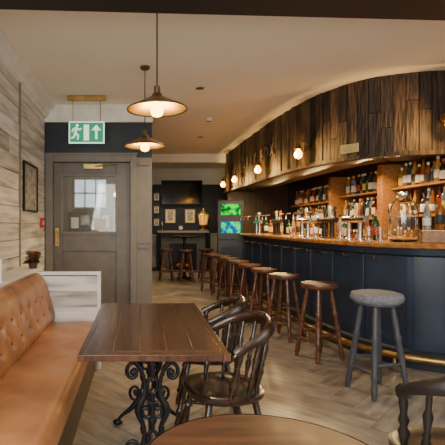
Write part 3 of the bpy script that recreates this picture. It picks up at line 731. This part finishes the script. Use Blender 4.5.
beer_font(.375,'chrome bar-top beer tap left of the black beer tap',3,'chrome')
beer_font(.31,'dark bar-top beer tap toward the far end of the counter',4,'black')
beer_font(.268,'chrome bar-top beer tap nearest the gaming machine',3,'chrome')
def pint(ray,off,label):
    x,y,a=bpos(ray,off); t=thing('pint_glass',label,'glass',(x,y,1.1405),0,'empty glasses on the bar')
    MB().lathe([(.001,0),(.030,0),(.036,.06),(.044,.145),(.042,.145),(.033,.06),(.027,.008),(.001,.008)],seg=18).build('glass','glass',t); return t
for i,(r_,l) in enumerate([(.40,'clear pint glass left of the black beer tap'),(.345,'clear pint glass between two beer taps'),(.455,'clear pint glass right of the black beer tap'),(.52,'clear pint glass second left of the large glass jar'),(.545,'clear pint glass just left of the large glass jar')]):
    pint(r_,-.12,l)
for i,(r_,gl,lb) in enumerate([(.287,'dark green','white'),(.297,'amber','cream'),(.308,'dark brown','red'),(.32,'clear','yellow'),(.338,'dark green','cream'),(.348,'clear','red'),(.36,'golden','black'),(.392,'amber','white'),(.405,'dark brown','white'),(.455,'clear','red'),(.468,'dark green','cream'),(.515,'amber','yellow'),(.535,'dark green','red')]):
    x,y,a=bpos(r_,-.47); mk_bottle(gl,lb,[0,1,2][i%3],(x,y,1.1405),'%s bottle with %s label standing on the bar counter'%(gl,lb),'bottles on the bar counter')
def jar(ray,off,R,H,label,base=0,sp=True):
    x,y,a=bpos(ray,off); t=thing('glass_jar',label,'jar',(x,y,1.1405+base),0)
    MB().lathe([(.001,0),(R*.85,0),(R,.02),(R,H*.62),(R*.9,H*.74),(R*.5,H*.84),(R*.42,H*.88),(R*.42,H*.93),(R*.38,H*.93),(R*.38,H*.86),(R*.84,H*.72),(R*.94,H*.6),(R*.94,.03),(R*.8,.015),(.001,.015)],seg=32).build('glass_body','glass',t,sharp=60)
    MB().lathe([(.001,H*.93),(R*.46,H*.93),(R*.46,H*.965),(R*.2,H*.98),(R*.1,H),(.001,H)],seg=24).build('lid','chrome',t)
    if sp:
        m=MB(); m.tube([(-R,0,.06),(-R-.05,-.01,.06),(-R-.055,-.01,.04)],.008,8); m.build('spigot','brass',t)
    return t
jar(.598,-.27,.128,.48,'large clear glass jar with lid standing on the bar counter')
x,y,a=bpos(.682,-.30)
wb=thing('wooden_box','low brown wooden box on the bar counter near the right edge','box',(x,y,1.1405),a); MB().bb(-.15,.15,-.13,.13,0,.10).build('body','shelf',wb,bevel=.004); MB().bb(-.155,.155,-.135,.135,.10,.115).build('lid','copper',wb,bevel=.003)
for k,(gl,lb,dx_) in enumerate([('clear','white',-.10),('amber','black',.0),('clear','cream',.10)]):
    mk_bottle(gl,lb,[2,0,1][k],(x+dx_*math.cos(a),y+dx_*math.sin(a),1.1405+.1155),'%s bottle with %s label standing on the brown wooden box'%(gl,lb),'bottles on the wooden box')
# ------------------------------------------------------------------ lights
area('window_daylight',(.0,-1.1,1.7),(PI/2,0,0),2.6,1.6,115,(1,.97,.90))
area('window_side',(3.3,1.0,1.8),(0,PI/2,0),1.5,2.0,24,(1,.97,.90))
area('window_left',(-1.12,.2,1.75),(0,math.radians(-80),0),1.3,1.4,75,(.97,.98,.97))
area('porch_fill',(-.7,6.8,2.8),(0,0,0),.6,.6,28,(1,.87,.65))  # added fill, brightens the space behind the door glass, no fitting modelled
for y,e in((5.2,46),(6.5,46),(8.2,46)): area('bar_light',(2.62 if y>6 else 2.8,y,2.04),(0,math.radians(20),0),.15,.8,e,(1,.66,.27))
W=bpy.data.worlds.new('w'); SC.world=W; W.use_nodes=True; W.node_tree.nodes['Background'].inputs[0].default_value=(1,.96,.87,1); W.node_tree.nodes['Background'].inputs[1].default_value=.8
# ------------------------------------------------------------------ camera
cam=bpy.data.cameras.new('camera'); co=bpy.data.objects.new('camera',cam); COL.objects.link(co); SC.camera=co
co.location=(0,0,1.3); co.rotation_euler=(PI/2,0,0); cam.sensor_width=36; cam.lens=36*440/445; cam.shift_x=(222.5-140)/445; cam.shift_y=(225-222.5)/445; cam.clip_start=.02
